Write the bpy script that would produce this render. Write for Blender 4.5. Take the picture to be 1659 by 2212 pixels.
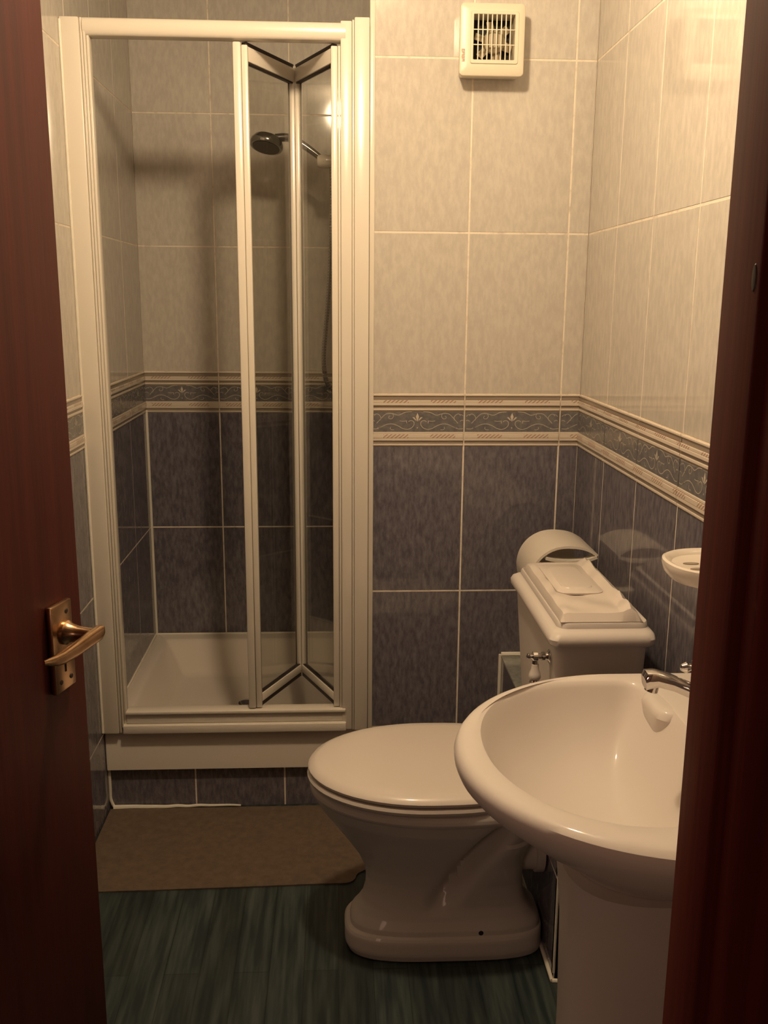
import bpy, bmesh, math, random
from mathutils import Vector, Matrix
random.seed(7)
S = bpy.context.scene
for o in list(bpy.data.objects): bpy.data.objects.remove(o)
COL = S.collection
PI = math.pi

# ---------------------------------------------------------------- camera, light, exposure
cd = bpy.data.cameras.new('camera'); cam = bpy.data.objects.new('camera', cd); COL.objects.link(cam)
RT = Vector((0.9987711, -0.04903433, 0.00720618)); UP = Vector((0.00362713, 0.21732868, 0.97609174)); FW = Vector((0.04942811, 0.97486608, -0.21723946))
m = Matrix((RT, UP, -FW)).transposed().to_4x4(); m.translation = Vector((0, 0, 1.42)); cam.matrix_world = m
cd.sensor_fit = 'VERTICAL'; cd.sensor_height = 24.0; cd.lens = 2051.5 / 2212 * 24.0
cd.clip_start = 0.02; cd.clip_end = 20
S.camera = cam

LAMP = (0.02, 1.50, 2.32)
ld = bpy.data.lights.new('ceiling_bulb', 'POINT'); ld.energy = 42; ld.color = (1.0, 0.745, 0.465); ld.shadow_soft_size = 0.05
lo = bpy.data.objects.new('ceiling_bulb', ld); lo.location = LAMP; COL.objects.link(lo)
hd = bpy.data.lights.new('jamb_fill', 'POINT'); hd.energy = 10.0; hd.color = (1.0, 0.62, 0.45); hd.shadow_soft_size = 0.25  # unseen fill light, added to brighten the right door jamb
ho = bpy.data.objects.new('jamb_fill', hd); ho.location = (-0.95, -0.38, 1.2); COL.objects.link(ho)
W = bpy.data.worlds.new('world'); S.world = W; W.use_nodes = True
W.node_tree.nodes['Background'].inputs[0].default_value = (0.02, 0.012, 0.012, 1); W.node_tree.nodes['Background'].inputs[1].default_value = 0.5
S.view_settings.view_transform = 'Standard'; S.view_settings.look = 'None'; S.view_settings.gamma = 1; S.view_settings.exposure = 0.13
S.view_settings.use_curve_mapping = False

# ---------------------------------------------------------------- materials
def mat(name, col, rough=0.5, metal=0.0, coat=0.0, spec=0.5, noise=None, bump=None, ior=None):
    """noise=(other colour, scale xyz, lo, hi); bump=(scale, strength)"""
    M = bpy.data.materials.new(name); M.use_nodes = True; nt = M.node_tree; b = nt.nodes['Principled BSDF']
    b.inputs['Base Color'].default_value = (*col, 1); b.inputs['Roughness'].default_value = rough
    b.inputs['Metallic'].default_value = metal; b.inputs['Coat Weight'].default_value = coat; b.inputs['Coat Roughness'].default_value = 0.05
    b.inputs['Specular IOR Level'].default_value = spec
    if ior: b.inputs['IOR'].default_value = ior
    tc = nt.nodes.new('ShaderNodeTexCoord')
    if noise:
        c2, sc, lo_, hi_ = noise
        mp = nt.nodes.new('ShaderNodeMapping'); mp.inputs['Scale'].default_value = sc; nt.links.new(tc.outputs['Object'], mp.inputs[0])
        n = nt.nodes.new('ShaderNodeTexNoise'); n.inputs['Scale'].default_value = 1; n.inputs['Detail'].default_value = 5; n.inputs['Roughness'].default_value = 0.65
        nt.links.new(mp.outputs[0], n.inputs['Vector'])
        r = nt.nodes.new('ShaderNodeValToRGB'); r.color_ramp.elements[0].position = lo_; r.color_ramp.elements[1].position = hi_
        r.color_ramp.elements[0].color = (*col, 1); r.color_ramp.elements[1].color = (*c2, 1)
        nt.links.new(n.outputs['Fac'], r.inputs[0]); nt.links.new(r.outputs[0], b.inputs['Base Color'])
    if bump:
        n2 = nt.nodes.new('ShaderNodeTexNoise'); n2.inputs['Scale'].default_value = bump[0]; n2.inputs['Detail'].default_value = 3
        nt.links.new(tc.outputs['Object'], n2.inputs['Vector'])
        bp = nt.nodes.new('ShaderNodeBump'); bp.inputs['Strength'].default_value = bump[1]; bp.inputs['Distance'].default_value = 0.002
        nt.links.new(n2.outputs['Fac'], bp.inputs['Height']); nt.links.new(bp.outputs[0], b.inputs['Normal'])
    return M

CREAM = mat('cream_tile', (0.53, 0.495, 0.45), 0.07, spec=0.5, noise=((0.61, 0.575, 0.515), (70, 70, 26), 0.40, 0.62), bump=(4, 0.06))
BLUE = mat('blue_tile', (0.106, 0.098, 0.120), 0.07, spec=0.5, noise=((0.198, 0.183, 0.210), (90, 90, 30), 0.38, 0.66), bump=(4, 0.06))
GROUT = mat('grout', (0.82, 0.74, 0.62), 0.8, noise=((0.58, 0.50, 0.42), (30, 30, 30), 0.5, 0.7))
BCREAM = mat('border_cream', (0.68, 0.60, 0.51), 0.15)
BTAUPE = mat('border_taupe', (0.30, 0.25, 0.20), 0.2)
BBLUE = mat('border_blue', (0.140, 0.136, 0.145), 0.15, noise=((0.21, 0.20, 0.20), (60, 60, 60), 0.4, 0.65))
SCROLL = mat('border_scroll', (0.64, 0.58, 0.48), 0.2)
def rope_mat():
    M = mat('border_rope', (0.68, 0.60, 0.51), 0.2); nt = M.node_tree; b = nt.nodes['Principled BSDF']
    uv = nt.nodes.new('ShaderNodeUVMap'); sp = nt.nodes.new('ShaderNodeSeparateXYZ'); nt.links.new(uv.outputs[0], sp.inputs[0])
    def mth(op, a, b_=None, c=None):
        n = nt.nodes.new('ShaderNodeMath'); n.operation = op
        for i, v in enumerate((a, b_, c)):
            if v is None: continue
            if isinstance(v, (int, float)): n.inputs[i].default_value = v
            else: nt.links.new(v, n.inputs[i])
        return n.outputs[0]
    a = mth('MULTIPLY_ADD', sp.outputs[1], -1.3, sp.outputs[0])
    s = mth('SINE', mth('MULTIPLY', a, 2 * PI / 0.011))
    e = mth('SINE', mth('MULTIPLY', sp.outputs[0], 2 * PI / 0.125))
    e = mth('GREATER_THAN', e, -0.1)
    f = mth('MULTIPLY', mth('GREATER_THAN', s, 0.2), e)
    mx = nt.nodes.new('ShaderNodeMix'); mx.data_type = 'RGBA'; nt.links.new(f, mx.inputs[0])
    mx.inputs[6].default_value = (0.68, 0.60, 0.51, 1); mx.inputs[7].default_value = (0.42, 0.28, 0.22, 1)
    nt.links.new(mx.outputs[2], b.inputs['Base Color']); return M
BROPE = rope_mat()
PLASTIC = mat('white_frame', (0.74, 0.69, 0.61), 0.22, spec=0.6)
RUBBER = mat('dark_seal', (0.03, 0.022, 0.02), 0.5)
ACRYL = mat('white_acrylic', (0.78, 0.72, 0.64), 0.22, coat=0.3)
CERAM = mat('white_ceramic', (0.66, 0.61, 0.57), 0.5, coat=0.30, spec=0.3)
SEATM = mat('white_seat_plastic', (0.70, 0.635, 0.58), 0.35, coat=0.35, spec=0.4)
CHROME = mat('chrome', (0.75, 0.73, 0.72), 0.09, metal=1.0)
DCHROME = mat('dark_chrome', (0.30, 0.30, 0.30), 0.16, metal=1.0)
BRASS = mat('polished_brass', (0.58, 0.38, 0.22), 0.26, metal=1.0, noise=((0.40, 0.24, 0.13), (40, 40, 40), 0.5, 0.75))
BLACK = mat('black_void', (0.008, 0.006, 0.005), 0.7)
BROWNF = mat('fan_hub_plastic', (0.42, 0.36, 0.26), 0.4)
FANM = mat('cream_plastic', (0.72, 0.66, 0.53), 0.35)
RED = mat('red_print', (0.62, 0.16, 0.09), 0.5)
CAULK = mat('white_caulk', (0.80, 0.76, 0.66), 0.45)
BROWN = mat('brown_mat', (0.105, 0.072, 0.050), 0.75, noise=((0.150, 0.105, 0.072), (45, 45, 45), 0.35, 0.7), bump=(300, 0.3))
PAINT = mat('ceiling_paint', (0.36, 0.33, 0.30), 0.8)
HALLP = mat('hall_paint', (0.22, 0.15, 0.12), 0.8)

def wood(name, c1, c2, rough=0.5, sc=(60, 60, 1.6)):
    M = mat(name, c1, rough, spec=0.25, noise=(c2, sc, 0.35, 0.7)); nt = M.node_tree; b = nt.nodes['Principled BSDF']
    tc = nt.nodes.new('ShaderNodeTexCoord'); mp = nt.nodes.new('ShaderNodeMapping'); mp.inputs['Scale'].default_value = tuple(s * 3 for s in sc)
    n = nt.nodes.new('ShaderNodeTexNoise'); n.inputs['Scale'].default_value = 1; nt.links.new(tc.outputs['Object'], mp.inputs[0]); nt.links.new(mp.outputs[0], n.inputs['Vector'])
    bp = nt.nodes.new('ShaderNodeBump'); bp.inputs['Strength'].default_value = 0.15; bp.inputs['Distance'].default_value = 0.001
    nt.links.new(n.outputs['Fac'], bp.inputs['Height']); nt.links.new(bp.outputs[0], b.inputs['Normal']); return M
MAHOG = wood('mahogany_stain', (0.060, 0.008, 0.006), (0.108, 0.015, 0.010))
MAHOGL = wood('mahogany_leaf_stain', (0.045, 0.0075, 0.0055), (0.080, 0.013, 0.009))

def floor_mat():
    M = mat('green_plank_vinyl', (0.05, 0.07, 0.07), 0.42, spec=0.4); nt = M.node_tree; b = nt.nodes['Principled BSDF']
    tc = nt.nodes.new('ShaderNodeTexCoord')
    br = nt.nodes.new('ShaderNodeTexBrick'); br.inputs['Scale'].default_value = 1; br.inputs['Brick Width'].default_value = 0.9; br.inputs['Row Height'].default_value = 0.075
    br.inputs['Mortar Size'].default_value = 0.0012; br.inputs['Color1'].default_value = (0.8, 0.8, 0.8, 1); br.inputs['Color2'].default_value = (1.25, 1.25, 1.25, 1); br.inputs['Mortar'].default_value = (0.55, 0.55, 0.55, 1)
    mp = nt.nodes.new('ShaderNodeMapping'); mp.inputs['Rotation'].default_value = (0, 0, PI / 2); nt.links.new(tc.outputs['Object'], mp.inputs[0]); nt.links.new(mp.outputs[0], br.inputs['Vector'])
    m2 = nt.nodes.new('ShaderNodeMapping'); m2.inputs['Scale'].default_value = (70, 5, 5); nt.links.new(tc.outputs['Object'], m2.inputs[0])
    n = nt.nodes.new('ShaderNodeTexNoise'); n.inputs['Scale'].default_value = 1; n.inputs['Detail'].default_value = 6; nt.links.new(m2.outputs[0], n.inputs['Vector'])
    r = nt.nodes.new('ShaderNodeValToRGB'); r.color_ramp.elements[0].position = 0.38; r.color_ramp.elements[1].position = 0.66
    r.color_ramp.elements[0].color = (0.016, 0.025, 0.028, 1); r.color_ramp.elements[1].color = (0.055, 0.070, 0.066, 1)
    nt.links.new(n.outputs['Fac'], r.inputs[0])
    mx = nt.nodes.new('ShaderNodeMix'); mx.data_type = 'RGBA'; mx.blend_type = 'MULTIPLY'; mx.inputs[0].default_value = 1
    nt.links.new(r.outputs[0], mx.inputs[6]); nt.links.new(br.outputs['Color'], mx.inputs[7]); nt.links.new(mx.outputs[2], b.inputs['Base Color']); return M
VINYL = floor_mat()

def glass_mat():
    M = bpy.data.materials.new('clear_glass'); M.use_nodes = True; nt = M.node_tree; nt.nodes.clear()
    o = nt.nodes.new('ShaderNodeOutputMaterial'); mx = nt.nodes.new('ShaderNodeMixShader'); t = nt.nodes.new('ShaderNodeBsdfTransparent'); g = nt.nodes.new('ShaderNodeBsdfGlossy')
    lw = nt.nodes.new('ShaderNodeLayerWeight'); lw.inputs[0].default_value = 0.5      # Schlick reflectance, the same from both sides of the pane
    pw = nt.nodes.new('ShaderNodeMath'); pw.operation = 'POWER'; pw.inputs[1].default_value = 5; nt.links.new(lw.outputs['Facing'], pw.inputs[0])
    f = nt.nodes.new('ShaderNodeMath'); f.operation = 'MULTIPLY_ADD'; f.inputs[1].default_value = 0.9; f.inputs[2].default_value = 0.05; nt.links.new(pw.outputs[0], f.inputs[0])
    t.inputs[0].default_value = (0.93, 0.93, 0.91, 1); g.inputs['Roughness'].default_value = 0.02; g.inputs[0].default_value = (1, 1, 1, 1)
    nt.links.new(f.outputs[0], mx.inputs[0]); nt.links.new(t.outputs[0], mx.inputs[1]); nt.links.new(g.outputs[0], mx.inputs[2]); nt.links.new(mx.outputs[0], o.inputs[0]); return M
GLASS = glass_mat()

# ---------------------------------------------------------------- mesh helpers
class MB:
    """collects shapes (with material slots) and links them as ONE mesh object"""
    def __init__(s): s.bm = bmesh.new(); s.mats = []; s.uv = s.bm.loops.layers.uv.new('UVMap')
    def mi(s, m_):
        if m_ not in s.mats: s.mats.append(m_)
        return s.mats.index(m_)
    def face(s, pts, m_, uvs=None):
        f = s.bm.faces.new([s.bm.verts.new(p) for p in pts]); f.material_index = s.mi(m_)
        if uvs:
            for l, u in zip(f.loops, uvs): l[s.uv].uv = u
        return f
    def box(s, lo_, hi_, m_, bev=0.0, mx=None, seg=2):
        b = bmesh.new(); bmesh.ops.create_cube(b, size=1)
        for v in b.verts: v.co = Vector([lo_[i] + (v.co[i] + .5) * (hi_[i] - lo_[i]) for i in range(3)])
        if bev: bmesh.ops.bevel(b, geom=b.edges[:], offset=bev, segments=seg, affect='EDGES', profile=0.5)
        s.merge(b, m_, mx)
    def merge(s, b, m_, mx=None):
        k = s.mi(m_); mp = {}
        for v in b.verts: mp[v] = s.bm.verts.new(mx @ v.co if mx else v.co)
        for f in b.faces:
            try: n = s.bm.faces.new([mp[v] for v in f.verts]); n.material_index = k
            except ValueError: pass
        b.free()
    def loft(s, rings, m_, cap0=True, cap1=True, closed=True):
        k = s.mi(m_); R = [[s.bm.verts.new(p) for p in r] for r in rings]; n = len(R[0])
        for a, b in zip(R, R[1:]):
            for i in range(n if closed else n - 1):
                j = (i + 1) % n; f = s.bm.faces.new((a[i], a[j], b[j], b[i])); f.material_index = k
        if cap0: s.bm.faces.new(R[0][::-1]).material_index = k
        if cap1: s.bm.faces.new(R[-1]).material_index = k
    def lathe(s, prof, m_, origin=(0, 0, 0), axis=(0, 0, 1), n=24):
        """prof: list of (radius, distance along axis)"""
        q = Vector((0, 0, 1)).rotation_difference(Vector(axis)); o = Vector(origin); rings = []
        for r, h in prof:
            r = max(r, 1e-4); rings.append([o + q @ Vector((r * math.cos(2 * PI * i / n), r * math.sin(2 * PI * i / n), h)) for i in range(n)])
        s.loft(rings, m_)
    def tube(s, pts, r, m_, n=12, smooth=True):
        P = [Vector(p) for p in pts]
        if smooth and len(P) > 2:
            Q = []
            for i in range(len(P) - 1):
                p0 = P[max(i - 1, 0)]; p1 = P[i]; p2 = P[i + 1]; p3 = P[min(i + 2, len(P) - 1)]
                for t in (0, .2, .4, .6, .8):
                    Q.append(.5 * ((2 * p1) + (-p0 + p2) * t + (2 * p0 - 5 * p1 + 4 * p2 - p3) * t * t + (-p0 + 3 * p1 - 3 * p2 + p3) * t ** 3))
            Q.append(P[-1]); P = Q
        rad = r if callable(r) else (lambda t: r)
        rings = []; ref = None
        for i, p in enumerate(P):
            d = (P[min(i + 1, len(P) - 1)] - P[max(i - 1, 0)]).normalized()
            if ref is None: ref = d.orthogonal().normalized()
            ref = (ref - d * ref.dot(d)).normalized(); b = d.cross(ref); rr = rad(i / (len(P) - 1))
            rings.append([p + ref * rr * math.cos(2 * PI * k / n) + b * rr * math.sin(2 * PI * k / n) for k in range(n)])
        s.loft(rings, m_)
    def build(s, name, parent=None, angle=35, **tags):
        bm = s.bm; bmesh.ops.recalc_face_normals(bm, faces=bm.faces[:])
        lim = math.radians(angle)
        for f in bm.faces: f.smooth = True
        for e in bm.edges:
            if len(e.link_faces) != 2 or e.calc_face_angle(0) > lim: e.smooth = False
        me = bpy.data.meshes.new(name); bm.to_mesh(me); bm.free()
        for m_ in s.mats: me.materials.append(m_)
        o = bpy.data.objects.new(name, me); COL.objects.link(o)
        if parent: o.parent = parent
        for k, v in tags.items(): o[k] = v
        return o
def thing(name, label, cat, loc=(0, 0, 0), rz=0, group=None):
    o = bpy.data.objects.new(name, None); COL.objects.link(o); o.empty_display_size = 0.05
    o.location = loc; o.rotation_euler = (0, 0, rz); o['label'] = label; o['category'] = cat
    if group: o['group'] = group
    return o
def part(name, parent, fn, **tags):
    b = MB(); fn(b); o = b.build(name, parent, **tags); return o
def shift(o):
    """geometry was written in world coordinates: bring it under its parent's origin"""
    p = o.parent
    if p: o.data.transform(Matrix.Translation(-p.location) if p.parent is None else Matrix.Translation((0, 0, 0)))
def wpart(name, parent, fn, **tags):
    """part written in world coordinates below an unrotated thing at parent.location"""
    o = part(name, parent, fn, **tags); r = parent; off = Vector((0, 0, 0))
    while r is not None: off += r.location; r = r.parent
    o.data.transform(Matrix.Translation(-off)); return o

# ---------------------------------------------------------------- tiled walls
TZ = [-0.167, 0.238, 0.640, 1.044]            # joints below the border
UZ = [1.180, 1.590, 2.001, 2.412, 2.82]       # joints above it
G = 0.0018                                    # half a grout joint
BK = 0.136 / 670
SEG = [(0, 22, 4.0, BCREAM), (22, 75, 1.5, BTAUPE), (75, 110, 4.5, BROPE), (110, 145, 5.0, BCREAM), (145, 180, 1.5, BTAUPE), (180, 210, 3.5, BCREAM),
       (210, 230, 1.5, BTAUPE), (230, 490, 1.8, BBLUE), (490, 520, 3.6, BCREAM), (520, 570, 5.0, BROPE), (570, 605, 4.4, BCREAM), (605, 645, 1.6, BTAUPE), (645, 670, 2.6, BCREAM)]  # thin taupe strip just above the blue is a painted shadow line
CURVES = [
 ([(0, 500), (80, 505), (145, 475), (215, 445), (285, 440), (355, 465), (415, 500), (475, 510), (525, 490), (555, 450), (550, 410), (515, 395), (485, 410)], 7),
 ([(95, 491), (125, 488), (185, 459)], 6),
 ([(85, 430), (125, 385), (175, 330), (215, 305), (285, 305), (355, 325), (405, 305), (455, 285), (525, 280)], 7),
 ([(285, 305), (295, 340), (275, 370), (245, 370), (235, 350), (250, 335)], 6),
 ([(130, 390), (135, 350), (105, 315), (75, 310), (55, 330)], 7),
 ([(15, 340), (40, 320), (65, 315)], 6), ([(15, 400), (35, 390), (60, 405)], 6),
 ([(375, 400), (415, 405), (465, 400)], 6), ([(460, 405), (465, 430)], 7),
 ([(260, 480), (255, 500), (275, 515), (305, 515)], 6)]
def tile_wall(name, org, ud, nd, u0, u1, ju, z0, z1, kind='structure', back=0.02, border=True, phase=0, build=True, mb=None):
    """wall in the plane through org along ud, facing nd; ju = the vertical joints"""
    b = mb or MB(); org = Vector(org); ud = Vector(ud); nd = Vector(nd); zd = Vector((0, 0, 1))
    def P(u, z, d): return org + ud * u + zd * z + nd * d
    def slab(a, c, e, f, d, m_, bev=0.0012):
        """a..c along u, e..f along z, proud by d"""
        if c - a < 0.004 or f - e < 0.002: return
        bv = min(bev, (f - e) / 3)
        o_ = [(a, e), (c, e), (c, f), (a, f)]; i_ = [(a + bv, e + bv), (c - bv, e + bv), (c - bv, f - bv), (a + bv, f - bv)]
        b.face([P(u, z, d) for u, z in i_], m_, i_)
        for k in range(4):
            j = (k + 1) % 4
            b.face([P(*o_[k], d - bv), P(*o_[j], d - bv), P(*i_[j], d), P(*i_[k], d)], m_, [o_[k], o_[j], i_[j], i_[k]])
            if d > 0.002: b.face([P(*o_[k], -0.0008), P(*o_[j], -0.0008), P(*o_[j], d - bv), P(*o_[k], d - bv)], m_, [o_[k]] * 4)
    # grout bed
    c = [(u0, z0), (u1, z0), (u1, z1), (u0, z1)]
    b.face([P(u, z, -0.0008) for u, z in c], GROUT, c)
    b.face([P(u, z, -back) for u, z in c][::-1], GROUT, c)
    for k in range(4):
        j = (k + 1) % 4; b.face([P(*c[k], -back), P(*c[j], -back), P(*c[j], -0.0008), P(*c[k], -0.0008)], GROUT, c)
    cols = sorted([u0] + [j for j in ju if u0 < j < u1] + [u1])
    for a, c_ in zip(cols, cols[1:]):
        ga = a + (G if a != u0 else 0.0006); gc = c_ - (G if c_ != u1 else 0.0006)
        for J, m_ in ((TZ, BLUE), (UZ, CREAM)):
            for e, f in zip(J, J[1:]):
                e2, f2 = max(e + G, z0), min(f - G, z1)
                if f2 > e2: slab(ga, gc, e2, f2, 0, m_)
        if border and z0 < 1.0 and z1 > 1.2:
            for s0, s1, d, m_ in SEG: slab(ga, gc, 1.180 - s1 * BK, 1.180 - s0 * BK, d * 0.001, m_, 0.0008)
            # scroll ornament; the tile's own left edge is the joint left of a (or right edge - pitch)
            pitch = 0.252; left = a if (a in ju or c_ not in ju) else c_ - pitch
            def put(pts, w):
                pts = [(left + 0.0018 + px * pitch / 1200, 1.180 - (py - 55) * BK) for px, py in pts]; w = w * BK * 0.5
                Q = []
                n_ = len(pts)
                if n_ > 2:
                    for i in range(n_ - 1):
                        q = [Vector(pts[max(i - 1, 0)]), Vector(pts[i]), Vector(pts[i + 1]), Vector(pts[min(i + 2, n_ - 1)])]
                        for t in (0, .34, .67): Q.append(.5 * ((2 * q[1]) + (-q[0] + q[2]) * t + (2 * q[0] - 5 * q[1] + 4 * q[2] - q[3]) * t * t + (-q[0] + 3 * q[1] - 3 * q[2] + q[3]) * t ** 3))
                    Q.append(Vector(pts[-1]))
                else: Q = [Vector(p) for p in pts]
                for p, q_ in zip(Q, Q[1:]):
                    if min(p.x, q_.x) < ga + .001 or max(p.x, q_.x) > gc - .001: continue
                    t = (q_ - p)
                    if t.length < 1e-5: continue
                    nn = Vector((-t.y, t.x)).normalized() * w; t = t.normalized() * w * 0.4
                    b.face([P(*(p - t + nn), 0.0022), P(*(p - t - nn), 0.0022), P(*(q_ + t - nn), 0.0022), P(*(q_ + t + nn), 0.0022)], SCROLL)
            for pts, w in CURVES:
                put(pts, w); put([(1197 - x, y) for x, y in pts], w)
            def poly(pts):
                pts = [(left + 0.0018 + px * pitch / 1200, 1.180 - (py - 55) * BK) for px, py in pts]
                if min(p[0] for p in pts) > ga and max(p[0] for p in pts) < gc: b.face([P(*p, 0.0023) for p in pts], SCROLL)
            poly([(598, 295), (618, 345), (598, 412), (578, 345)])
            for sg in (-1, 1): poly([(598 + sg * 66, 350), (598 + sg * 40, 352), (598 + sg * 8, 395), (598 + sg * 25, 392), (598 + sg * 48, 370)][::sg])
            poly([(590, 490), (598, 480), (606, 490), (598, 502)])
    if build:
        o = b.build(name, kind=kind); return o
    return b

XL, XR, YB, YA, XA, H = -0.65, 0.646, 2.50, 3.27, 0.086, 2.42
tile_wall('wall_back', (0, YB, 0), (1, 0, 0), (0, -1, 0), XA, XR, [0.338, 0.594], 0, H, back=0.08)
ry = [YB - 0.255 * k for k in range(1, 9)]
tile_wall('wall_right', (XR, 0, 0), (0, -1, 0), (-1, 0, 0), -YB, -0.61, [-y for y in ry], 0, H)
tile_wall('wall_left', (XL, 0, 0), (0, 1, 0), (1, 0, 0), 0.61, YA, [YA - 0.252 * k for k in range(1, 12)], 0, H)
tile_wall('wall_alcove', (0, YA, 0), (1, 0, 0), (0, -1, 0), XL, XA + 0.08, [XL + 0.25, XL + 0.502, XL + 0.754], 0, H)
tile_wall('wall_alcove_side', (XA, 0, 0), (0, -1, 0), (-1, 0, 0), -YA, -YB - 0.081, [-YA + 0.252, -YA + 0.504], 0, H)
# low tiled plinth under the shower tray
b = MB()
def plinth(b, org, ud, nd, u0, u1, ju, z1):
    tile_wall('x', org, ud, nd, u0, u1, ju, 0, z1, build=False, mb=b, border=False)
plinth(b, (0, 2.50, 0), (1, 0, 0), (0, -1, 0), XL + .001, XA - .001, [-0.405, -0.152], 0.124)
b.build('trim_1', kind='structure', label='row of dark blue tiles below the shower tray')
TOPT = mat('grey_ledge_tile', (0.20, 0.21, 0.19), 0.12, noise=((0.28, 0.285, 0.26), (60, 60, 60), 0.4, 0.65))
# boxed-in pipework along the foot of the right wall
b = MB()
BX, BY, BZ = 0.459, 1.748, 0.445
plinth(b, (BX, 0, 0), (0, -1, 0), (-1, 0, 0), -YB, -BY, [-2.25, -2.0], BZ)
plinth(b, (0, BY, 0), (1, 0, 0), (0, -1, 0), BX, XR, [], BZ)
b.box((BX - .001, BY - .001, BZ + .0003), (XR, YB, BZ + .006), TOPT, .001)
b.build('trim_2', kind='structure', label='boxed-in pipework clad in dark blue tiles')
# white caulk lines
b = MB()
b.tube([(XL + .003, YA - .003, .245), (XL + .003, YA - .003, 1.05)], .0045, CAULK, 8, False)
b.tube([(XL + .003, 2.460, .25), (XL + .003, 2.460, 2.06)], .0035, CAULK, 8, False)
pts = [(XL + .004, 2.496, z) for z in (.25, .2, .15, .1, .06, .03)] + [(XL + .012, 2.494, .008)]
b.tube(pts, .0045, CAULK, 8)
b.tube([(x, 2.492 + random.uniform(-.002, .002), .006 + random.uniform(-.001, .001)) for x in [XL + .012 + .03 * k for k in range(13)]], lambda t: .0075 * (1 - .6 * t), CAULK, 8)
b.tube([(XL + .001, 2.51, .2462), (XL + .001, YA - .003, .2462), (XA - .003, YA - .002, .2462)], .004, CAULK, 8, False)
b.build('trim_3', kind='structure', label='white caulk beads round the shower opening')
b = MB()
b.tube([(BX - .002, YB - .004, 0), (BX - .002, YB - .004, BZ + .008)], .0055, CAULK, 8, False)
b.tube([(BX, YB - .003, BZ + .008), (XR, YB - .003, BZ + .008)], .007, CAULK, 8, False)
b.tube([(BX - .003, YB, .003), (BX - .003, 1.95, .003), (BX - .003, BY - .003, .003)], .0045, CAULK, 8, False)
b.tube([(BX - .003, BY - .003, .003), (BX + .02, BY - .006, .004), (BX + .05, BY - .003, .005), (BX + .09, BY - .004, .004)], .0045, CAULK, 8)
b.tube([(BX, BY, 0.02), (BX, BY, BZ)], .003, CAULK, 8, False)
b.build('trim_4', kind='structure', label='white caulk round the tiled boxing')
# white corner bead of the alcove, above the shower frame and down to the floor
b = MB(); b.box((XA - .002, 2.4945, 0), (XA + .011, 2.512, H), PLASTIC, .002)
b.build('trim_5', kind='structure', label='white corner bead beside the shower')

# floor, ceiling, front wall, hall
b = MB(); b.box((-1.2, -1.2, -.03), (1.2, YA, 0), VINYL); b.build('floor', kind='structure')
b = MB(); b.box((-1.2, -1.2, H), (1.2, YA + .02, H + .03), PAINT); b.build('ceiling', kind='structure')
b = MB()
b.box((XL - .02, .555, 0), (-.575, .61, H), HALLP); b.box((.285, .555, 0), (XR + .02, .61, H), HALLP); b.box((-.575, .555, 2.05), (.285, .61, H), HALLP)
b.box((-1.2, .555, 0), (XL - .0201, .61, H), HALLP); b.box((XR + .0201, .555, 0), (1.2, .61, H), HALLP)
b.build('wall_front', kind='structure')
b = MB(); b.box((-1.22, -1.2, 0), (-1.2, .61, H), HALLP); b.build('wall_hall_left', kind='structure')
b = MB(); b.box((1.2, -1.2, 0), (1.22, .61, H), HALLP); b.build('wall_hall_right', kind='structure')
b = MB(); b.box((-1.22, -1.22, 0), (1.22, -1.2, H), HALLP); b.build('wall_hall_back', kind='structure')

# ---------------------------------------------------------------- doorway: frame and open leaf
dfr = thing('door_frame', 'dark red stained wooden door frame at the right edge of the photo', 'door frame', (0.25, .56, 0))
del dfr['label'], dfr['category']; dfr.name = 'door_1'; dfr['kind'] = 'structure'
wpart('jamb', dfr, lambda b: b.box((.25, .566, 0), (.284, .622, 2.03), MAHOG, .002))
wpart('jamb', dfr, lambda b: b.box((-.574, .566, 0), (-.545, .622, 2.03), MAHOG, .002))
wpart('head', dfr, lambda b: b.box((-.574, .566, 2.03), (.284, .622, 2.049), MAHOG, .002))
wpart('architrave', dfr, lambda b: b.box((.257, .540, 0), (.33, .565, 2.06), MAHOG, .004))
wpart('architrave', dfr, lambda b: b.box((-.62, .540, 0), (-.552, .565, 2.06), MAHOG, .004))
wpart('knot', dfr, lambda b: b.loft([[(x, .5735 + k * .0028 * math.cos(t), 1.435 + k * .0085 * math.sin(t)) for t in [2 * PI * j / 20 for j in range(20)]] for x, k in ((.2501, 1.0), (.2494, .9), (.2492, .5))], RUBBER), label='small dark knot')

ang = math.radians(74.814)
leaf = thing('door_leaf', 'dark mahogany-stained door standing open at the left edge, with brass handle', 'door', (-.535, .54, 0), ang)
LW = .724
part('leaf', leaf, lambda b: b.box((.012, 0, .008), (LW, .036, 2.02), MAHOGL, .002))
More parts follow.
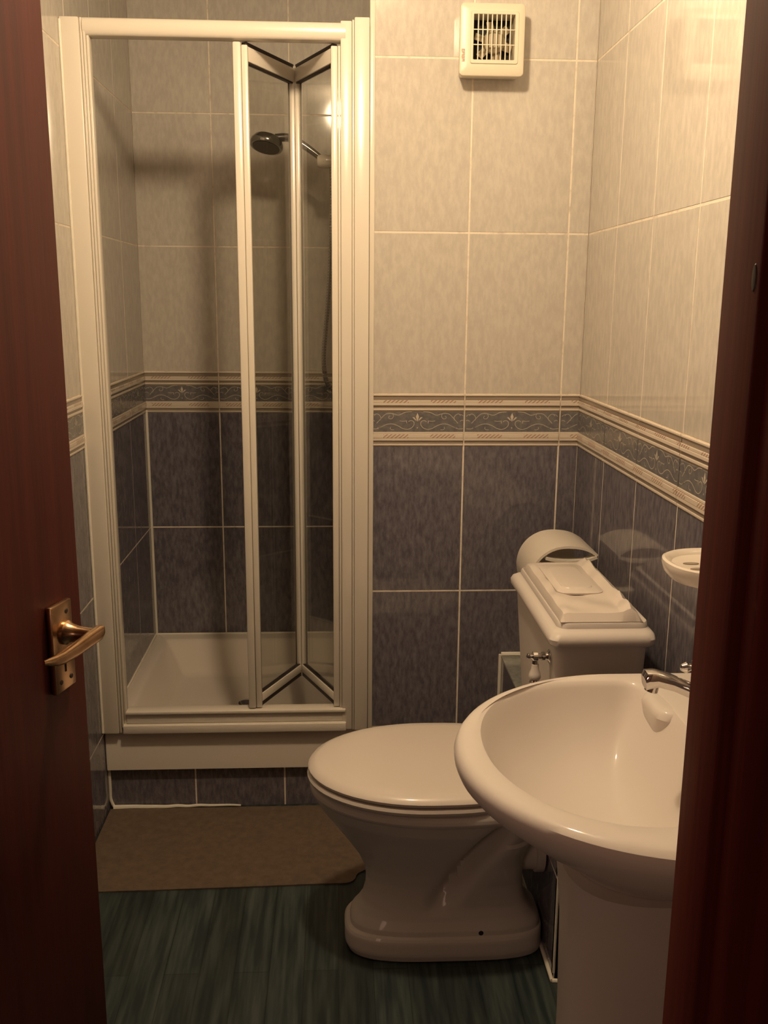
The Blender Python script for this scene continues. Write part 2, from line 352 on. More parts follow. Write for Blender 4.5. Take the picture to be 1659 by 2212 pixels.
# local: x along leaf, -y towards the visible face side
hnd = bpy.data.objects.new('handle_set', None)
bpy.data.objects.remove(hnd)
bp = part('backplate', leaf, lambda b: b.box((.640, -.009, .922), (.688, .0, 1.040), BRASS, .0025))
for x, z in ((.674, 1.026), (.652, .936), (.676, .936)):
    part('screw', bp, lambda b: b.lathe([(0, 0), (.0035, 0), (.003, .0006), (0, .0008)], RUBBER, (x, -.0091, z), (0, -1, 0), 12), label='dark screw head')
def keyh(b):
    b.lathe([(0, 0), (.0045, 0), (.004, .0004), (0, .0005)], BLACK, (.664, -.0091, .962), (0, -1, 0), 14)
    b.box((.6625, -.0096, .947), (.6655, -.009, .962), BLACK)
part('keyhole', bp, keyh)
def lever(b):
    b.lathe([(.0, 0), (.016, 0), (.016, .004), (.0125, .008), (.0095, .02), (.0085, .034), (.0095, .046), (0, .048)], BRASS, (.668, -.009, .999), (0, -1, 0), 24)
    R = []
    for x, hy, hz, z in ((.684, .005, 0.0070, 1.000), (.676, .0062, 0.0098, .999), (.655, .0055, 0.0098, .9985), (.62, .0048, 0.0090, .997), (.59, .0042, 0.0078, .997), (.575, .004, 0.0066, .999), (.560, .003, 0.0047, 1.003), (.550, .0015, 0.0027, 1.006)):
        R.append([(x, -.052 + hy * math.copysign(abs(math.cos(t)) ** .6, math.cos(t)), z + hz * math.copysign(abs(math.sin(t)) ** .6, math.sin(t))) for t in [2 * PI * k / 16 for k in range(16)]])
    b.loft(R, BRASS)
part('lever', leaf, lever, label='brass lever handle')

# ---------------------------------------------------------------- extractor fan
FY = 2.50; FX0, FX1, FZ0, FZ1 = .296, .452, 1.948, 2.110
fan = thing('extractor_fan', 'square cream extractor fan with slotted grille high on the back wall', 'extractor fan', (.374, 2.498, 2.03))
T = .062; gx0, gx1, gz0, gz1 = .3285, .4275, 1.984, 2.084
def fanbody(b):
    y0, y1 = FY - T, FY - .0005
    def rr(x0, x1, z0, z1, r, y, n=6):
        o = []
        for cx, cz, a0 in ((x1 - r, z1 - r, 0), (x0 + r, z1 - r, PI / 2), (x0 + r, z0 + r, PI), (x1 - r, z0 + r, 3 * PI / 2)):
            for k in range(n + 1): a = a0 + PI / 2 * k / n; o.append((cx + r * math.cos(a), y, cz + r * math.sin(a)))
        return o
    b.loft([rr(gx0, gx1, gz0, gz1, .002, y1 - .002), rr(gx0, gx1, gz0, gz1, .002, y0 - .002), rr(gx0 - .001, gx1 + .001, gz0 - .001, gz1 + .001, .003, y0 - .003),
            rr(gx0 - .006, gx1 + .008, gz0 - .008, gz1 + .006, .005, y0 - .003), rr(gx0 - .007, gx1 + .009, gz0 - .009, gz1 + .007, .005, y0 - .001),
            rr(gx0 - .0075, gx1 + .0095, gz0 - .0095, gz1 + .0075, .005, y0),
            rr(FX0 + .004, FX1 - .004, FZ0 + .004, FZ1 - .004, .008, y0), rr(FX0 + .001, FX1 - .001, FZ0 + .001, FZ1 - .001, .010, y0 + .002), rr(FX0, FX1, FZ0, FZ1, .010, y0 + .006),
            rr(FX0 + .002, FX1 - .002, FZ0 + .002, FZ1 - .002, .010, y0 + .022), rr(FX0 + .006, FX1 - .006, FZ0 + .006, FZ1 - .006, .010, y1)], FANM, False, False)
wpart('housing', fan, fanbody)
wpart('recess', fan, lambda b: b.box((gx0 - .003, FY - .012, gz0 - .003), (gx1 + .003, FY - .010, gz1 + .003), BLACK), label='dark recess behind the grille')
def grille(b):
    y = FY - T - .002; n = 9; pw = (gx1 - gx0) / n
    for k in range(1, n): b.box((gx0 + pw * k - .0013, y, gz0), (gx0 + pw * k + .0013, y + .004, gz1), FANM, .0004)
    for k in (1, 2): b.box((gx0, y + .0006, gz0 + (gz1 - gz0) * k / 3 - .001), (gx1, y + .0036, gz0 + (gz1 - gz0) * k / 3 + .001), FANM, .0003)
wpart('grille', fan, grille)
def imp(b):
    cx, cz = .381, 2.03; y = FY - T + .018
    b.lathe([(0, 0), (.026, 0), (.026, .012), (.018, .02), (0, .022)], BROWNF, (cx, FY - .03, cz), (0, -1, 0), 28)
    for k in range(6):
        mx = Matrix.Translation((cx, FY - .03, cz)) @ Matrix.Rotation(k * PI / 3 + .3, 4, 'Y') @ Matrix.Rotation(.5, 4, 'X')
        b.box((.02, -.001, -.010), (.047, .001, .010), BROWNF, .0008, mx)
wpart('impeller', fan, imp, label='brown impeller behind the grille')
def logo(b):
    # blurred vertical red lettering block: four upright pressed characters
    y = FY - T - .0004; x0, x1 = .3015, .3085
    for k in range(4):
        z = 1.980 + k * .0072
        b.box((x0, y, z), (x1, y + .0006, z + .0012), RED); b.box((x0, y, z + .0045), (x1, y + .0006, z + .0057), RED)
        if k % 2: b.box((x0, y, z), (x0 + .0014, y + .0006, z + .0057), RED)
        b.box((x1 - .0014, y, z), (x1, y + .0006, z + .0057), RED)
        b.box(((x0 + x1) / 2 - .0007, y, z), ((x0 + x1) / 2 + .0007, y + .0006, z + .0057), RED)
wpart('lettering', fan, logo, label='small red lettering running upward')

# ---------------------------------------------------------------- shower tray
tray = thing('shower_tray', 'white shower tray with deep front apron set between tiled walls', 'shower tray', (-.28, 2.88, .124))
def rrect(x0, x1, y0, y1, r, z, n=8):
    o = []
    for cx, cy, a0 in ((x1 - r, y1 - r, 0), (x0 + r, y1 - r, PI / 2), (x0 + r, y0 + r, PI), (x1 - r, y0 + r, 3 * PI / 2)):
        for k in range(n + 1): a = a0 + PI / 2 * k / n; o.append((cx + r * math.cos(a), cy + r * math.sin(a), z))
    return o
def trayf(b):
    X0, X1, Y0, Y1 = XL + .001, XA - .002, 2.482, YA - .001
    b.loft([rrect(X0, X1, Y0, Y1, .004, .126), rrect(X0, X1, Y0, Y1, .004, .236), rrect(X0 + .002, X1 - .002, Y0 + .002, Y1 - .001, .004, .243), rrect(X0 + .006, X1 - .006, Y0 + .007, Y1 - .002, .004, .245),
            rrect(X0 + .040, X1 - .040, 2.555, Y1 - .050, .012, .245), rrect(X0 + .046, X1 - .046, 2.561, Y1 - .056, .012, .243), rrect(X0 + .052, X1 - .052, 2.567, Y1 - .062, .012, .236),
            rrect(X0 + .11, X1 - .11, 2.66, Y1 - .15, .012, .160), rrect(X0 + .125, X1 - .125, 2.68, Y1 - .165, .012, .152), rrect(X0 + .14, X1 - .14, 2.70, Y1 - .18, .012, .150),
            rrect(X0 + .32, X1 - .32, 2.86, Y1 - .33, .01, .146)], ACRYL)
wpart('tray', tray, trayf)
wpart('waste', tray, lambda b: b.lathe([(0, 0), (.04, 0), (.04, .003), (.03, .005), (0, .005)], CHROME, (-.28, 2.88, .1465), (0, 0, 1), 28), label='chrome waste cover')

# ---------------------------------------------------------------- shower enclosure with bifold door
enc = thing('shower_enclosure', 'white framed shower enclosure with glazed bifold door folded half open', 'shower enclosure', (-.28, 2.48, .245))
def chan_l(b):
    b.box((XL + .001, 2.462, .2455), (-.604, 2.505, 2.067), PLASTIC, .003)
    b.box((-.603, 2.468, .2455), (-.597, 2.505, 2.067), PLASTIC, .0015)
def jamb_l(b):
    b.box((-.596, 2.466, .262), (-.5905, 2.500, 2.064), PLASTIC, .0015); b.box((-.590, 2.472, .262), (-.5835, 2.500, 2.03), PLASTIC, .002)
def chan_r(b):
    b.box((.046, 2.462, .2455), (.0825, 2.505, 2.079), PLASTIC, .003)
    b.box((.0405, 2.467, .2455), (.0455, 2.505, 2.074), PLASTIC, .0015)
def jamb_r(b): b.box((.0125, 2.468, .2455), (.040, 2.503, 2.072), PLASTIC, .003); b.box((.006, 2.474, .31), (.012, 2.500, 2.018), PLASTIC, .002)
wpart('wall_channel', enc, chan_l); wpart('wall_channel', enc, chan_r)
wpart('side_post', enc, jamb_l); wpart('side_post', enc, jamb_r)
def rail(b, z0, z1, x0, x1):
    prof = []
    for k in range(9): a = -PI / 2 + PI * k / 8; prof.append((2.474 - .010 * math.cos(a), (z0 + z1) / 2 + (z1 - z0) / 2 * math.sin(a)))
    prof += [(2.502, z1), (2.502, z0)]
    b.loft([[(x, y, z) for y, z in prof] for x in (x0, x1)], PLASTIC)
wpart('head_rail', enc, lambda b: rail(b, 2.028, 2.068, -.5965, .0245))
def sill(b):
    b.box((-.5835, 2.470, .2705), (.022, 2.500, .300), PLASTIC, .003); b.box((-.5835, 2.462, .300), (.022, 2.504, .309), PLASTIC, .0025)
    b.box((-.592, 2.458, .2455), (.0235, 2.504, .2700), PLASTIC, .003)
wpart('sill_rail', enc, sill)
A = Vector((-.226, 2.484)); Bq = Vector((-.108, 2.722)); C_ = Vector((.0, 2.484)); ZB, ZT = .312, 2.022
def hbar(b, p, q, z0, z1, t, m_, bev=.002, off=0.):
    d = (q - p); L = d.length; d.normalize(); a = math.atan2(d.y, d.x)
    b.box((0, -t / 2 + off, z0), (L, t / 2 + off, z1), m_, bev, Matrix.Translation((p.x, p.y, 0)) @ Matrix.Rotation(a, 4, 'Z'))
def lead(b): b.box((A.x - .020, A.y - .014, ZB), (A.x + .0, A.y + .012, ZT), PLASTIC, .004); b.box((A.x + .0005, A.y - .010, ZB), (A.x + .016, A.y + .012, ZT - .006), PLASTIC, .003)
wpart('door_stile', enc, lead)
wpart('door_stile', enc, lambda b: b.box((C_.x - .011, C_.y - .008, ZB), (C_.x + .0055, C_.y + .013, ZT - .004), PLASTIC, .003))
def hinge(b): b.box((Bq.x - .0135, Bq.y - .016, ZB), (Bq.x - .0005, Bq.y + .006, ZT), PLASTIC, .002); b.box((Bq.x + .0005, Bq.y - .016, ZB), (Bq.x + .0135, Bq.y + .006, ZT), PLASTIC, .002)
hs = wpart('hinge_stile', enc, hinge)
def seals(b):
    for s_ in (-1, 1): b.box((Bq.x + s_ * .016 - .002, Bq.y - .014, ZB + .03), (Bq.x + s_ * .016 + .002, Bq.y - .006, ZT - .04), RUBBER)
wpart('glazing_seal', hs, seals, label='dark glazing seal')
for p, q in ((A + Vector((.006, .01)), Bq + Vector((-.008, -.01))), (C_ + Vector((-.002, .01)), Bq + Vector((.008, -.01)))):
    wpart('glass_pane', enc, lambda b: hbar(b, p, q, ZB + .02, ZT - .02, .005, GLASS, 0))
    wpart('top_rail', enc, lambda b: (hbar(b, p, q, ZT - .040, ZT - .006, .020, PLASTIC), hbar(b, p, q, ZT - .0435, ZT - .040, .012, RUBBER, .0005)))
    wpart('top_gasket', enc, lambda b: hbar(b, p, q, ZT - .005, ZT + .004, .014, RUBBER, .001), label='dark gasket')
    wpart('bottom_rail', enc, lambda b: (hbar(b, p, q, ZB + .010, ZB + .034, .018, PLASTIC), hbar(b, p, q, ZB + .034, ZB + .037, .012, RUBBER, .0005)))
    wpart('bottom_gasket', enc, lambda b: hbar(b, p, q, ZB - .002, ZB + .0095, .016, RUBBER, .001), label='dark gasket')

# ---------------------------------------------------------------- shower set
sh = thing('hand_shower', 'chrome hand shower in a white bracket with hose, inside the shower', 'shower head', (.02, 2.95, 1.82))
def head(b):
    ax = Vector((-.18, -.30, -1)).normalized(); c = Vector((-.200, 2.95, 1.868))
    b.lathe([(0, -.020), (.022, -.019), (.040, -.012), (.048, 0), (.049, .010), (.046, .016), (0, .017)], DCHROME, c, ax, 32)
    b.tube([c + Vector((.025, 0, .012)), (-.140, 2.95, 1.882), (-.105, 2.95, 1.868), (-.07, 2.95, 1.846), (-.045, 2.95, 1.828)], lambda t: .0125 - .003 * t, DCHROME, 16)
wpart('spray_head', sh, head)
def face_(b):
    ax = Vector((-.18, -.30, -1)).normalized(); c = Vector((-.200, 2.95, 1.868)) + ax * .017
    b.lathe([(0, 0), (.040, 0), (.038, .002), (0, .003)], RUBBER, c, ax, 32)
wpart('spray_plate', sh, face_, label='dark spray plate')
def brk(b):
    b.lathe([(0, 0), (.015, .001), (.019, .008), (.020, .030), (.018, .05), (.018, .07), (0, .071)], ACRYL, (-.055, 2.95, 1.818), (1, 0, 0), 20)
wpart('bracket', sh, brk, label='white bracket')
def railf(b):
    b.lathe([(0, 0), (.009, 0), (.009, .86), (0, .86)], CHROME, (.045, 2.95, 1.17), (0, 0, 1), 16)
    for z in (1.2, 2.0): b.lathe([(0, 0), (.014, 0), (.012, .03), (.01, .041), (0, .041)], CHROME, (XA - .001, 2.95, z), (-1, 0, 0), 16)
wpart('riser_rail', sh, railf)
def hose(b):
    P = [(-.012, 2.945, 1.80), (-.010, 2.942, 1.74), (-.012, 2.94, 1.65), (-.017, 2.94, 1.53), (-.026, 2.94, 1.40), (-.037, 2.94, 1.28), (-.038, 2.94, 1.22), (-.028, 2.94, 1.17), (.0, 2.94, 1.145), (.035, 2.94, 1.16), (.07, 2.945, 1.22)]
    b.tube(P, .0068, DCHROME, 12)
    # spiral winding
    Q = []
    P2 = [Vector(p) for p in P]; N = 900; seg = []
    for i in range(len(P2) - 1):
        p0 = P2[max(i - 1, 0)]; p1 = P2[i]; p2 = P2[i + 1]; p3 = P2[min(i + 2, len(P2) - 1)]
        for k in range(10):
            t = k / 10; seg.append(.5 * ((2 * p1) + (-p0 + p2) * t + (2 * p0 - 5 * p1 + 4 * p2 - p3) * t * t + (-p0 + 3 * p1 - 3 * p2 + p3) * t ** 3))
    acc = [0]
    for a, c in zip(seg, seg[1:]): acc.append(acc[-1] + (c - a).length)
    L = acc[-1]; j = 0; n = int(L / .0085)
    for k in range(n):
        d = L * (k + .5) / n
        while acc[j + 1] < d: j += 1
        t = (d - acc[j]) / (acc[j + 1] - acc[j]); p = seg[j].lerp(seg[j + 1], t); ax = (seg[j + 1] - seg[j]).normalized()
        b.lathe([(.006, -.0022), (.0084, -.001), (.0084, .001), (.006, .0022)], CHROME, p, ax, 10)
wpart('hose', sh, hose, label='ribbed chrome hose')

# ---------------------------------------------------------------- toilet
AX = 1.905
toi = thing('toilet', 'white ceramic toilet with closed lid in front of the tiled boxing', 'toilet', (.22, AX, 0))
def egg(xf, xr, hb, z, cxf=.55, nf=2.0, nr=3.2, n=56):
    """plan outline: rounded front (-x), squarer rear"""
    cx = xf + (xr - xf) * cxf; o = []
    for k in range(n):
        t = 2 * PI * k / n; c, s_ = math.cos(t), math.sin(t)
        if c < 0: e = 2 / nf; x = cx - (cx - xf) * abs(c) ** e
        else: e = 2 / nr; x = cx + (xr - cx) * abs(c) ** e
        o.append((x, AX + hb * math.copysign(abs(s_) ** e, s_), z))
    return o
def pan(b):
    K = [(.03, .452, .084, 0), (.020, .456, .092, .004), (.014, .457, .096, .018), (.014, .457, .096, .052), (.018, .456, .093, .058), (.026, .453, .087, .061), (.028, .452, .086, .072), (.031, .450, .083, .078), (.042, .436, .076, .092),
         (.054, .422, .070, .112), (.061, .414, .067, .14), (.062, .410, .068, .17), (.056, .408, .075, .20), (.042, .408, .088, .23), (.022, .412, .107, .26), (.0, .422, .127, .29),
         (-.022, .436, .147, .32), (-.040, .438, .162, .345), (-.051, .439, .171, .366), (-.054, .440, .174, .374), (-.0585, .441, .179, .379), (-.061, .441, .182, .385), (-.061, .441, .182, .394), (-.058, .441, .180, .402), (-.050, .438, .172, .406)]
    K = [tuple(p[k] + (q[k] - p[k]) * t / 4 for k in range(4)) for p, q in zip(K, K[1:]) for t in range(4)] + [K[-1]]
    R = []
    for i, (xf, xr, hb, z) in enumerate(K):
        w = min(1, z / .36); w = w * w * (3 - 2 * w); ring = []
        for x, y, zz in egg(xf, xr, hb, z, .5 + .05 * w, 3.2 - 1.2 * w, 4 - .8 * w, 280):
            v = .235 + .52 * (zz - .15); a = math.exp(-((x - v) / .024) ** 2) * min(1, max(0, (zz - .10) / .06)) * min(1, max(0, (.375 - zz) / .05))
            a2 = (1 / (1 + math.exp(-(x - v - .03) / .02))) * min(1, max(0, (zz - .12) / .08)) * min(1, max(0, (.36 - zz) / .08))
            dy = (y - AX); y = AX + dy * (1 - .48 * a) + math.copysign(min(1, abs(dy) / .04) * .018 * a2, dy) * (1 if zz < .3 else .3)
            ring.append((x, y, zz))
        R.append(ring)
    b.loft(R, CERAM)
wpart('pan', toi, pan)
wpart('outlet', toi, lambda b: b.lathe([(0, 0), (.050, 0), (.050, .04), (.056, .042), (.056, .060), (0, .060)], CERAM, (.396, AX, .225), (1, 0, 0), 28))
wpart('fixing_hole', toi, lambda b: b.lathe([(0, 0), (.0055, 0), (.004, .001), (0, .0012)], BLACK, (.312, AX - .0865, .068), (0, -1, .1), 14), label='dark screw hole in the foot')
def seat(b):
    b.loft([egg(-.055, .40, .176, .4065), egg(-.064, .402, .184, .409), egg(-.067, .402, .187, .416), egg(-.064, .402, .185, .422), egg(-.055, .40, .176, .4245)], SEATM)
wpart('seat', toi, seat)
def lid(b):
    R = [egg(-.052, .398, .174, .4258), egg(-.060, .400, .181, .4262), egg(-.064, .402, .185, .429), egg(-.065, .402, .186, .4345), egg(-.060, .401, .181, .441), egg(-.046, .398, .169, .447)]
    for k in range(1, 9):
        f = k / 9; R.append(egg(-.046 + .2 * f, .398 - .19 * f, .169 * (1 - f), .447 + .006 * (1 - (1 - f) ** 2)))
    b.loft(R, SEATM)
wpart('lid', toi, lid)
for s_ in (-.075, .075):
    wpart('hinge', toi, lambda b: b.lathe([(0, 0), (.010, 0), (.011, .004), (.011, .046), (.010, .05), (0, .05)], SEATM, (.412, AX + s_ - .025, .424), (0, 1, 0), 16))

# ---------------------------------------------------------------- cistern
CX0, CX1, CY0, CY1 = .405, .612, 1.690, 2.130
cis = thing('cistern', 'white ceramic cistern on the tiled boxing, with lever and moulded lid', 'cistern', (.51, 1.91, BZ))
def cbody(b):
    def rr(i, z, r=.022): return rrect(CX0 + .012 + i, CX1 - .012 - i * .3, CY0 + .012 + i, CY1 - .012 - i, r, z)
    b.loft([rr(.030, BZ + .0065), rr(.024, BZ + .014), rr(.020, BZ + .05), rr(.008, .66), rr(.002, .745), rr(0, .7745)], CERAM)
wpart('tank', cis, cbody)
def clid(b):
    def rr(i, z, r=.02): return rrect(CX0 + i, CX1 - i * .6, CY0 + i, CY1 - i, r, z)
    b.loft([rr(.010, .775), rr(.003, .776), rr(0, .780), rr(-.001, .790), rr(.003, .798), rr(.010, .803), rr(.015, .805), rr(.018, .808), rr(.019, .815), rr(.021, .8185), rr(.026, .820), rr(.034, .8195), rr(.040, .8175), rr(.06, .8170)], CERAM)
wpart('tank_lid', cis, clid)
LX, LY, LZ = CX0 + .0145, 1.748, .738
def flush(b):
    b.lathe([(0, 0), (.014, 0), (.014, .003), (.008, .006), (.006, .010), (.009, .012), (.009, .017), (.006, .019), (.006, .024), (.0095, .026), (.0095, .035), (.006, .037), (.004, .039), (.006, .042), (.0065, .045), (0, .049)], CHROME, (LX, LY, LZ), (-1, 0, 0), 20)
    b.lathe([(0, 0), (.0060, 0), (.0060, .010), (0, .010)], CHROME, (LX - .0305, LY, LZ - .007), (0, -.08, -1), 16)
fl = wpart('flush_lever', cis, flush, label='chrome flush lever')
def fh(b): b.lathe([(0, 0), (.0075, 0), (.0082, .010), (.0115, .019), (.0125, .025), (.0105, .030), (0, .031)], CERAM, (LX - .0305, LY - .001, LZ - .016), (0, -.08, -1), 18)
wpart('lever_grip', fl, fh, label='white porcelain grip')
wpart('lever_tip', fl, lambda b: b.lathe([(0, 0), (.0085, .001), (.0105, .006), (.008, .013), (0, .016)], CHROME, (LX - .0305, LY - .0034, LZ - .0465), (0, -.08, -1), 16), label='chrome ball tip')

# ---------------------------------------------------------------- packet of wipes lying on the cistern lid
wip = thing('wipes_packet', 'crinkled white packet of wipes with resealable flap on the cistern lid', 'wipes packet', (.52, 1.90, .820))
def pack(b):
    X0, X1, Y0, Y1 = .428, .588, 1.712, 2.095; n, mm = 22, 34; g = []
    for j in range(mm + 1):
        row = []
        for i in range(n + 1):
            u, v = i / n, j / mm; x = X0 + (X1 - X0) * u; y = Y0 + (Y1 - Y0) * v
            e = min(1, min(u, 1 - u) / .10) ; f = min(1, min(v, 1 - v) / .05)
            hgt = .016 * math.sqrt(max(0, 1 - (1 - e) ** 2)) * math.sqrt(max(0, 1 - (1 - f) ** 2))
            w = .0014 * math.sin(9 * u + 23 * v) + .001 * math.sin(31 * v - 14 * u)
            rid = .015 * math.exp(-((u - .86) / .06) ** 2) * (1 - .25 * math.exp(-((v - .5) / .25) ** 2))
            cr = .0032 * math.sin(v * 170) * math.exp(-((u - .88) / .08) ** 2) * (1 if (v > .84 or v < .24) else 0)
            row.append((x, y, .8206 + max(0, hgt + w * e * f) + (rid + cr) * f))
        g.append(row)
    V = [[b.bm.verts.new(p) for p in r] for r in g]; k = b.mi(SEATM)
    for j in range(mm):
        for i in range(n): b.bm.faces.new((V[j][i], V[j][i + 1], V[j + 1][i + 1], V[j + 1][i])).material_index = k
    lo_ = [b.bm.verts.new((x, y, .8200)) for x, y in ((X0, Y0), (X1, Y0), (X1, Y1), (X0, Y1))]
    b.bm.faces.new(lo_[::-1]).material_index = k
    for c, (r_, idx) in enumerate(((V[0], 0), ([V[j][n] for j in range(mm + 1)], 1), (V[mm][::-1], 2), ([V[j][0] for j in range(mm, -1, -1)], 3))):
        b.bm.faces.new([lo_[(idx + 1) % 4], lo_[idx]] + list(r_)).material_index = k
wpart('packet', wip, pack)
def flap(b):
    b.loft([rrect(.452, .546, 1.835, 2.05, .02, .8365), rrect(.451, .547, 1.834, 2.051, .021, .8400), rrect(.453, .545, 1.836, 2.049, .02, .8412)], SEATM)
    b.loft([rrect(.466, .532, 1.862, 2.025, .018, .8408), rrect(.468, .530, 1.864, 2.023, .017, .8430), rrect(.474, .524, 1.872, 2.016, .014, .8436)], SEATM)
wpart('flap', wip, flap)

# ---------------------------------------------------------------- white curved-lid bin behind the cistern
wb = thing('waste_bin', 'white plastic bin with curved swing lid standing behind the cistern', 'bin', (.54, 2.25, BZ))
def bbody(b):
    b.loft([rrect(.480, .610, 2.172, 2.318, .015, BZ + .0065), rrect(.476, .616, 2.166, 2.324, .015, .72), rrect(.472, .620, 2.162, 2.330, .015, .728), rrect(.472, .620, 2.162, 2.330, .015, .740), rrect(.480, .614, 2.170, 2.322, .012, .742)], PLASTIC)
wpart('bucket', wb, bbody)
def sheet(b, prof, y0, y1, m_, t=.005):
    """thin curved sheet: XZ profile thickened by t and run from y0 to y1"""
    P = [Vector(p) for p in prof]; Q = []
    for i in range(len(P) - 1):
        p0 = P[max(i - 1, 0)]; p1 = P[i]; p2 = P[i + 1]; p3 = P[min(i + 2, len(P) - 1)]
        for k in range(5): s_ = k / 5; Q.append(.5 * ((2 * p1) + (-p0 + p2) * s_ + (2 * p0 - 5 * p1 + 4 * p2 - p3) * s_ * s_ + (-p0 + 3 * p1 - 3 * p2 + p3) * s_ ** 3))
    Q.append(P[-1]); o, i_ = [], []
    for k, p in enumerate(Q):
        d = (Q[min(k + 1, len(Q) - 1)] - Q[max(k - 1, 0)]).normalized(); nn = Vector((-d.y, d.x)) * t / 2; o.append(p + nn); i_.append(p - nn)
    L = o + i_[::-1]; b.loft([[(p.x, y, p.y) for p in L] for y in (y0, y1)], m_)
wpart('hood', wb, lambda b: sheet(b, [(.466, .742), (.463, .770), (.470, .800), (.487, .825), (.512, .842), (.540, .849), (.572, .848), (.600, .841), (.622, .828)], 2.165, 2.335, PLASTIC, .006))
wpart('flap', wb, lambda b: sheet(b, [(.497, .823), (.525, .8165), (.560, .8140), (.595, .8165), (.620, .825)], 2.162, 2.186, PLASTIC, .007))
wpart('hood_end', wb, lambda b: b.loft([[(x, y, z) for x, z in ((.478, .744), (.482, .803), (.499, .828), (.523, .843), (.560, .848), (.600, .842), (.612, .744))] for y in (2.318, 2.333)], PLASTIC))

# ---------------------------------------------------------------- soap dish
sd = thing('soap_dish', 'oval cream soap dish with two drain slots fixed to the right wall', 'soap dish', (XR, 1.43, 1.0))
def ell(cx, cy, a, c, z, n=40, sq=2.3):
    o = []
    for k in range(n):
        t = 2 * PI * k / n; o.append((min(XR - .001, cx + a * math.copysign(abs(math.cos(t)) ** (2 / sq), math.cos(t))), cy + c * math.copysign(abs(math.sin(t)) ** (2 / sq), math.sin(t)), z))
    return o
def dish(b):
    c = (.606, 1.425)
    b.loft([ell(*c, .060, .055, .990), ell(*c, .076, .070, .993), ell(*c, .084, .078, 1.002), ell(*c, .0875, .082, 1.014), ell(*c, .087, .0815, 1.020), ell(*c, .083, .0775, 1.022),
            ell(*c, .077, .0715, 1.020), ell(*c, .072, .0665, 1.014), ell(*c, .064, .058, 1.012), ell(*c, .02, .02, 1.0115)], ACRYL)
wpart('dish', sd, dish)
def slot(dy):
    return lambda b: b.loft([[(.566 + .013 * math.cos(t), 1.425 + dy + .0055 * math.sin(t), z) for t in [2 * PI * k / 18 for k in range(18)]] for z in (1.0115, 1.0132)], BTAUPE)
wpart('drain_slot', sd, slot(-.016), label='dark drain slot'); wpart('drain_slot', sd, slot(.016), label='dark drain slot')
wpart('wall_bracket', sd, lambda b: b.box((XR - .03, 1.39, .955), (XR - .001, 1.46, .9905), ACRYL, .006))

# ---------------------------------------------------------------- basin on pedestal
bas = thing('basin', 'white ceramic pedestal basin mounted on the right wall beside the door frame', 'basin', (.5, 1.22, 0))
YC = 1.224
def dsh(xl, cx, hb, xr, z, n=96, sq=2.0, yc=None):
    """D plan: half ellipse from cx to xl, straight sides back to xr"""
    yc = yc or YC; o = []; q = n // 2
    for k in range(q + 1):
        t = PI / 2 + PI * k / q; c, s_ = math.cos(t), math.sin(t)
        o.append((cx - (cx - xl) * abs(c) ** (2 / sq), yc + hb * math.copysign(abs(s_) ** (2 / sq), s_), z))
    m_ = n - q - 1
    for k in range(1, m_ + 1):       # return along the back
        f = k / (m_ + 1); s3 = 8
        if k <= s3: o.append((cx + (xr - cx) * k / s3, yc - hb, z))
        elif k >= m_ + 1 - s3: o.append((cx + (xr - cx) * (m_ + 1 - k) / s3, yc + hb, z))
        else: o.append((xr, yc - hb + 2 * hb * (k - s3) / (m_ + 1 - 2 * s3), z))
    return o
def inn(cx, a, hb, z, xr=None, n=96, sq=2.3):
    """bowl outline matched point for point with dsh"""
    o = []; q = n // 2; xr = xr or cx + a
    for k in range(q + 1):
        t = PI / 2 + PI * k / q; c, s_ = math.cos(t), math.sin(t)
        o.append((cx - a * abs(c) ** (2 / 2.1), YC + .018 + hb * math.copysign(abs(s_) ** (2 / 2.1), s_), z))
    m_ = n - q - 1
    for k in range(1, m_ + 1):
        t = -PI / 2 + PI * k / (m_ + 1); c, s_ = math.cos(t), math.sin(t)
        o.append((cx + (xr - cx) * abs(c) ** (2 / 7), YC + .018 + hb * math.copysign(abs(s_) ** (2 / 4), s_), z))
    return o
def basin(b):
    xr = XR - .002
    b.loft([dsh(.335, .46, .105, xr - .02, .630), dsh(.325, .46, .125, xr - .01, .645), dsh(.29, .46, .165, xr, .675), dsh(.245, .46, .205, xr, .705), dsh(.205, .46, .245, xr, .738), dsh(.180, .46, .262, xr, .758),
            dsh(.170, .46, .270, xr, .770), dsh(.166, .46, .2745, xr, .780), dsh(.165, .46, .2755, xr, .789), dsh(.167, .46, .2745, xr, .796), dsh(.172, .46, .2705, xr, .8015, yc=YC + .002), dsh(.180, .46, .2645, xr - .002, .804, yc=YC + .005), dsh(.192, .46, .254, xr - .006, .8045, yc=YC + .008),
            inn(.40, .198, .229, .8040, .526), inn(.40, .193, .2245, .8020, .521), inn(.40, .188, .2195, .794, .516), inn(.40, .182, .214, .781, .510), inn(.40, .173, .204, .762, .501), inn(.40, .158, .187, .736, .487), inn(.40, .137, .162, .711, .471), inn(.40, .110, .130, .691, .455), inn(.40, .078, .092, .677, .440), inn(.40, .045, .05, .669, .427), inn(.40, .015, .015, .666, .41)], CERAM)
wpart('bowl', bas, basin)
def plat(b):   # raised tap platform cutting into the far back corner of the bowl
    R = []
    for z, g in ((.74, -.010), (.765, -.004), (.788, 0), (.797, -.003), (.8015, -.008), (.803, -.016)):
        R.append(rrect(.492 - g, .60 + g, 1.335 - g, 1.44 + g, .030, z))
    b.loft(R, CERAM)
wpart('tap_platform', bas, plat)
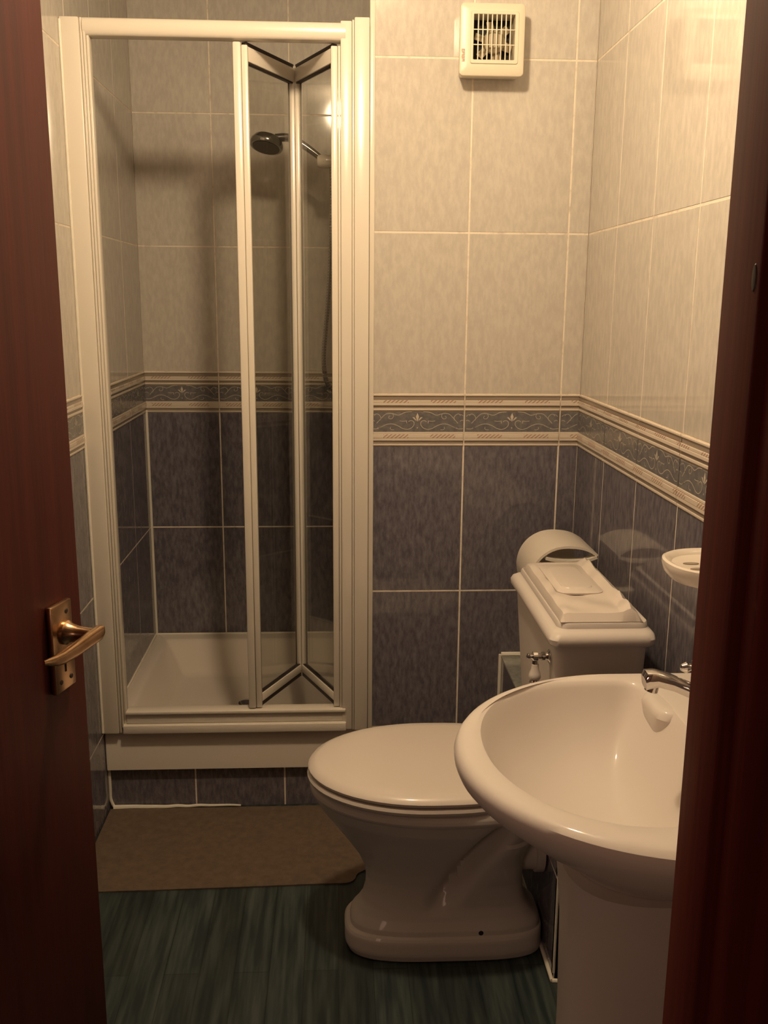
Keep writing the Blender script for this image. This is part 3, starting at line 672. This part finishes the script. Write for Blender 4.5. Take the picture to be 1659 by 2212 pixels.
def ped(b):
    def r(x0, x1, hb, z): return [(( x0 + x1) / 2 + (x1 - x0) / 2 * math.copysign(abs(math.cos(t)) ** .7, math.cos(t)), YC + hb * math.copysign(abs(math.sin(t)) ** .7, math.sin(t)), z) for t in [2 * PI * k / 48 for k in range(48)]]
    b.loft([r(.325, .60, .115, 0), r(.320, .60, .120, .01), r(.320, .60, .120, .05), r(.330, .60, .110, .075), r(.336, .60, .102, .12), r(.336, .60, .098, .35), r(.332, .60, .100, .52), r(.325, .61, .112, .60), r(.322, .615, .12, .6295)], CERAM)
wpart('pedestal', bas, ped)

# ---------------------------------------------------------------- basin tap
tap = thing('basin_tap', 'chrome basin mixer tap with cross handles, mostly hidden behind the door frame', 'tap', (.585, 1.222, .803))
def tapb(b):
    b.lathe([(0, 0), (.027, 0), (.027, .005), (.021, .010), (.019, .03), (.021, .045), (.020, .062), (.012, .070), (0, .072)], CHROME, (.585, 1.222, .8032), (0, 0, 1), 28)
    b.tube([(.541, 1.150, .846), (.565, 1.165, .846), (.585, 1.222, .846), (.565, 1.279, .846), (.541, 1.294, .846)], .012, CHROME, 18)
wpart('body', tap, tapb)
def spout(b):
    R = []
    for x, y, z, w, h in ((.590, 1.222, .838, .015, .014), (.56, 1.2235, .853, .0155, .014), (.53, 1.225, .870, .0150, .013), (.50, 1.227, .886, .0145, .012), (.468, 1.229, .900, .0140, .012), (.446, 1.230, .906, .0135, .012), (.434, 1.231, .904, .0130, .013), (.430, 1.231, .899, .011, .010)):
        R.append([(x - .25 * h * math.sin(t), y + w * math.copysign(abs(math.cos(t)) ** .6, math.cos(t)), z + h * math.copysign(abs(math.sin(t)) ** .6, math.sin(t))) for t in [2 * PI * k / 20 for k in range(20)]])
    b.loft(R, CHROME)
    b.lathe([(0, 0), (.0095, 0), (.0095, .010), (0, .010)], CHROME, (.443, 1.231, .896), (-.25, 0, -1), 18)
wpart('spout', tap, spout)
for yy in (1.150, 1.294):
    wpart('valve', tap, lambda b: b.lathe([(0, 0), (.013, 0), (.011, .02), (.008, .03), (.008, .045), (.012, .05), (.011, .062), (.005, .070), (0, .071)], CHROME, (.541, yy, .842), (0, 0, 1), 20))
    def cross(b):
        for a in (0.0, PI / 2):
            d = Vector((math.cos(a), math.sin(a), 0)); c = Vector((.541, yy, .895))
            b.tube([c - d * .026, c + d * .026], .005, CHROME, 10, False)
            for s_ in (-1, 1): b.lathe([(0, -.008), (.005, -.007), (.0085, 0), (.005, .007), (0, .008)], CHROME, c + d * s_ * .028, d * s_, 12)
    wpart('cross_handle', tap, cross)

# ---------------------------------------------------------------- brown mat
bm_ = MB()
out = [(XL + .004, 2.096), (-.264, 2.103), (-.02, 2.110)]
for k in range(7): a = -PI / 2 + PI / 2 * k / 6; out.append((-.02 + .035 + .0 + .03 * math.cos(a) - .03 + .03, 2.14 + .03 * math.sin(a)))
out += [(.05, 2.15), (.075, 2.17), (.44, 2.17), (.448, 2.485), (XL + .004, 2.485)]
bm_.loft([[(x, y, z) for x, y in out] for z in (.0005, .004)], BROWN)
o = bm_.build('bath_mat'); o['label'] = 'flat brown mat on the floor in front of the shower plinth'; o['category'] = 'mat'
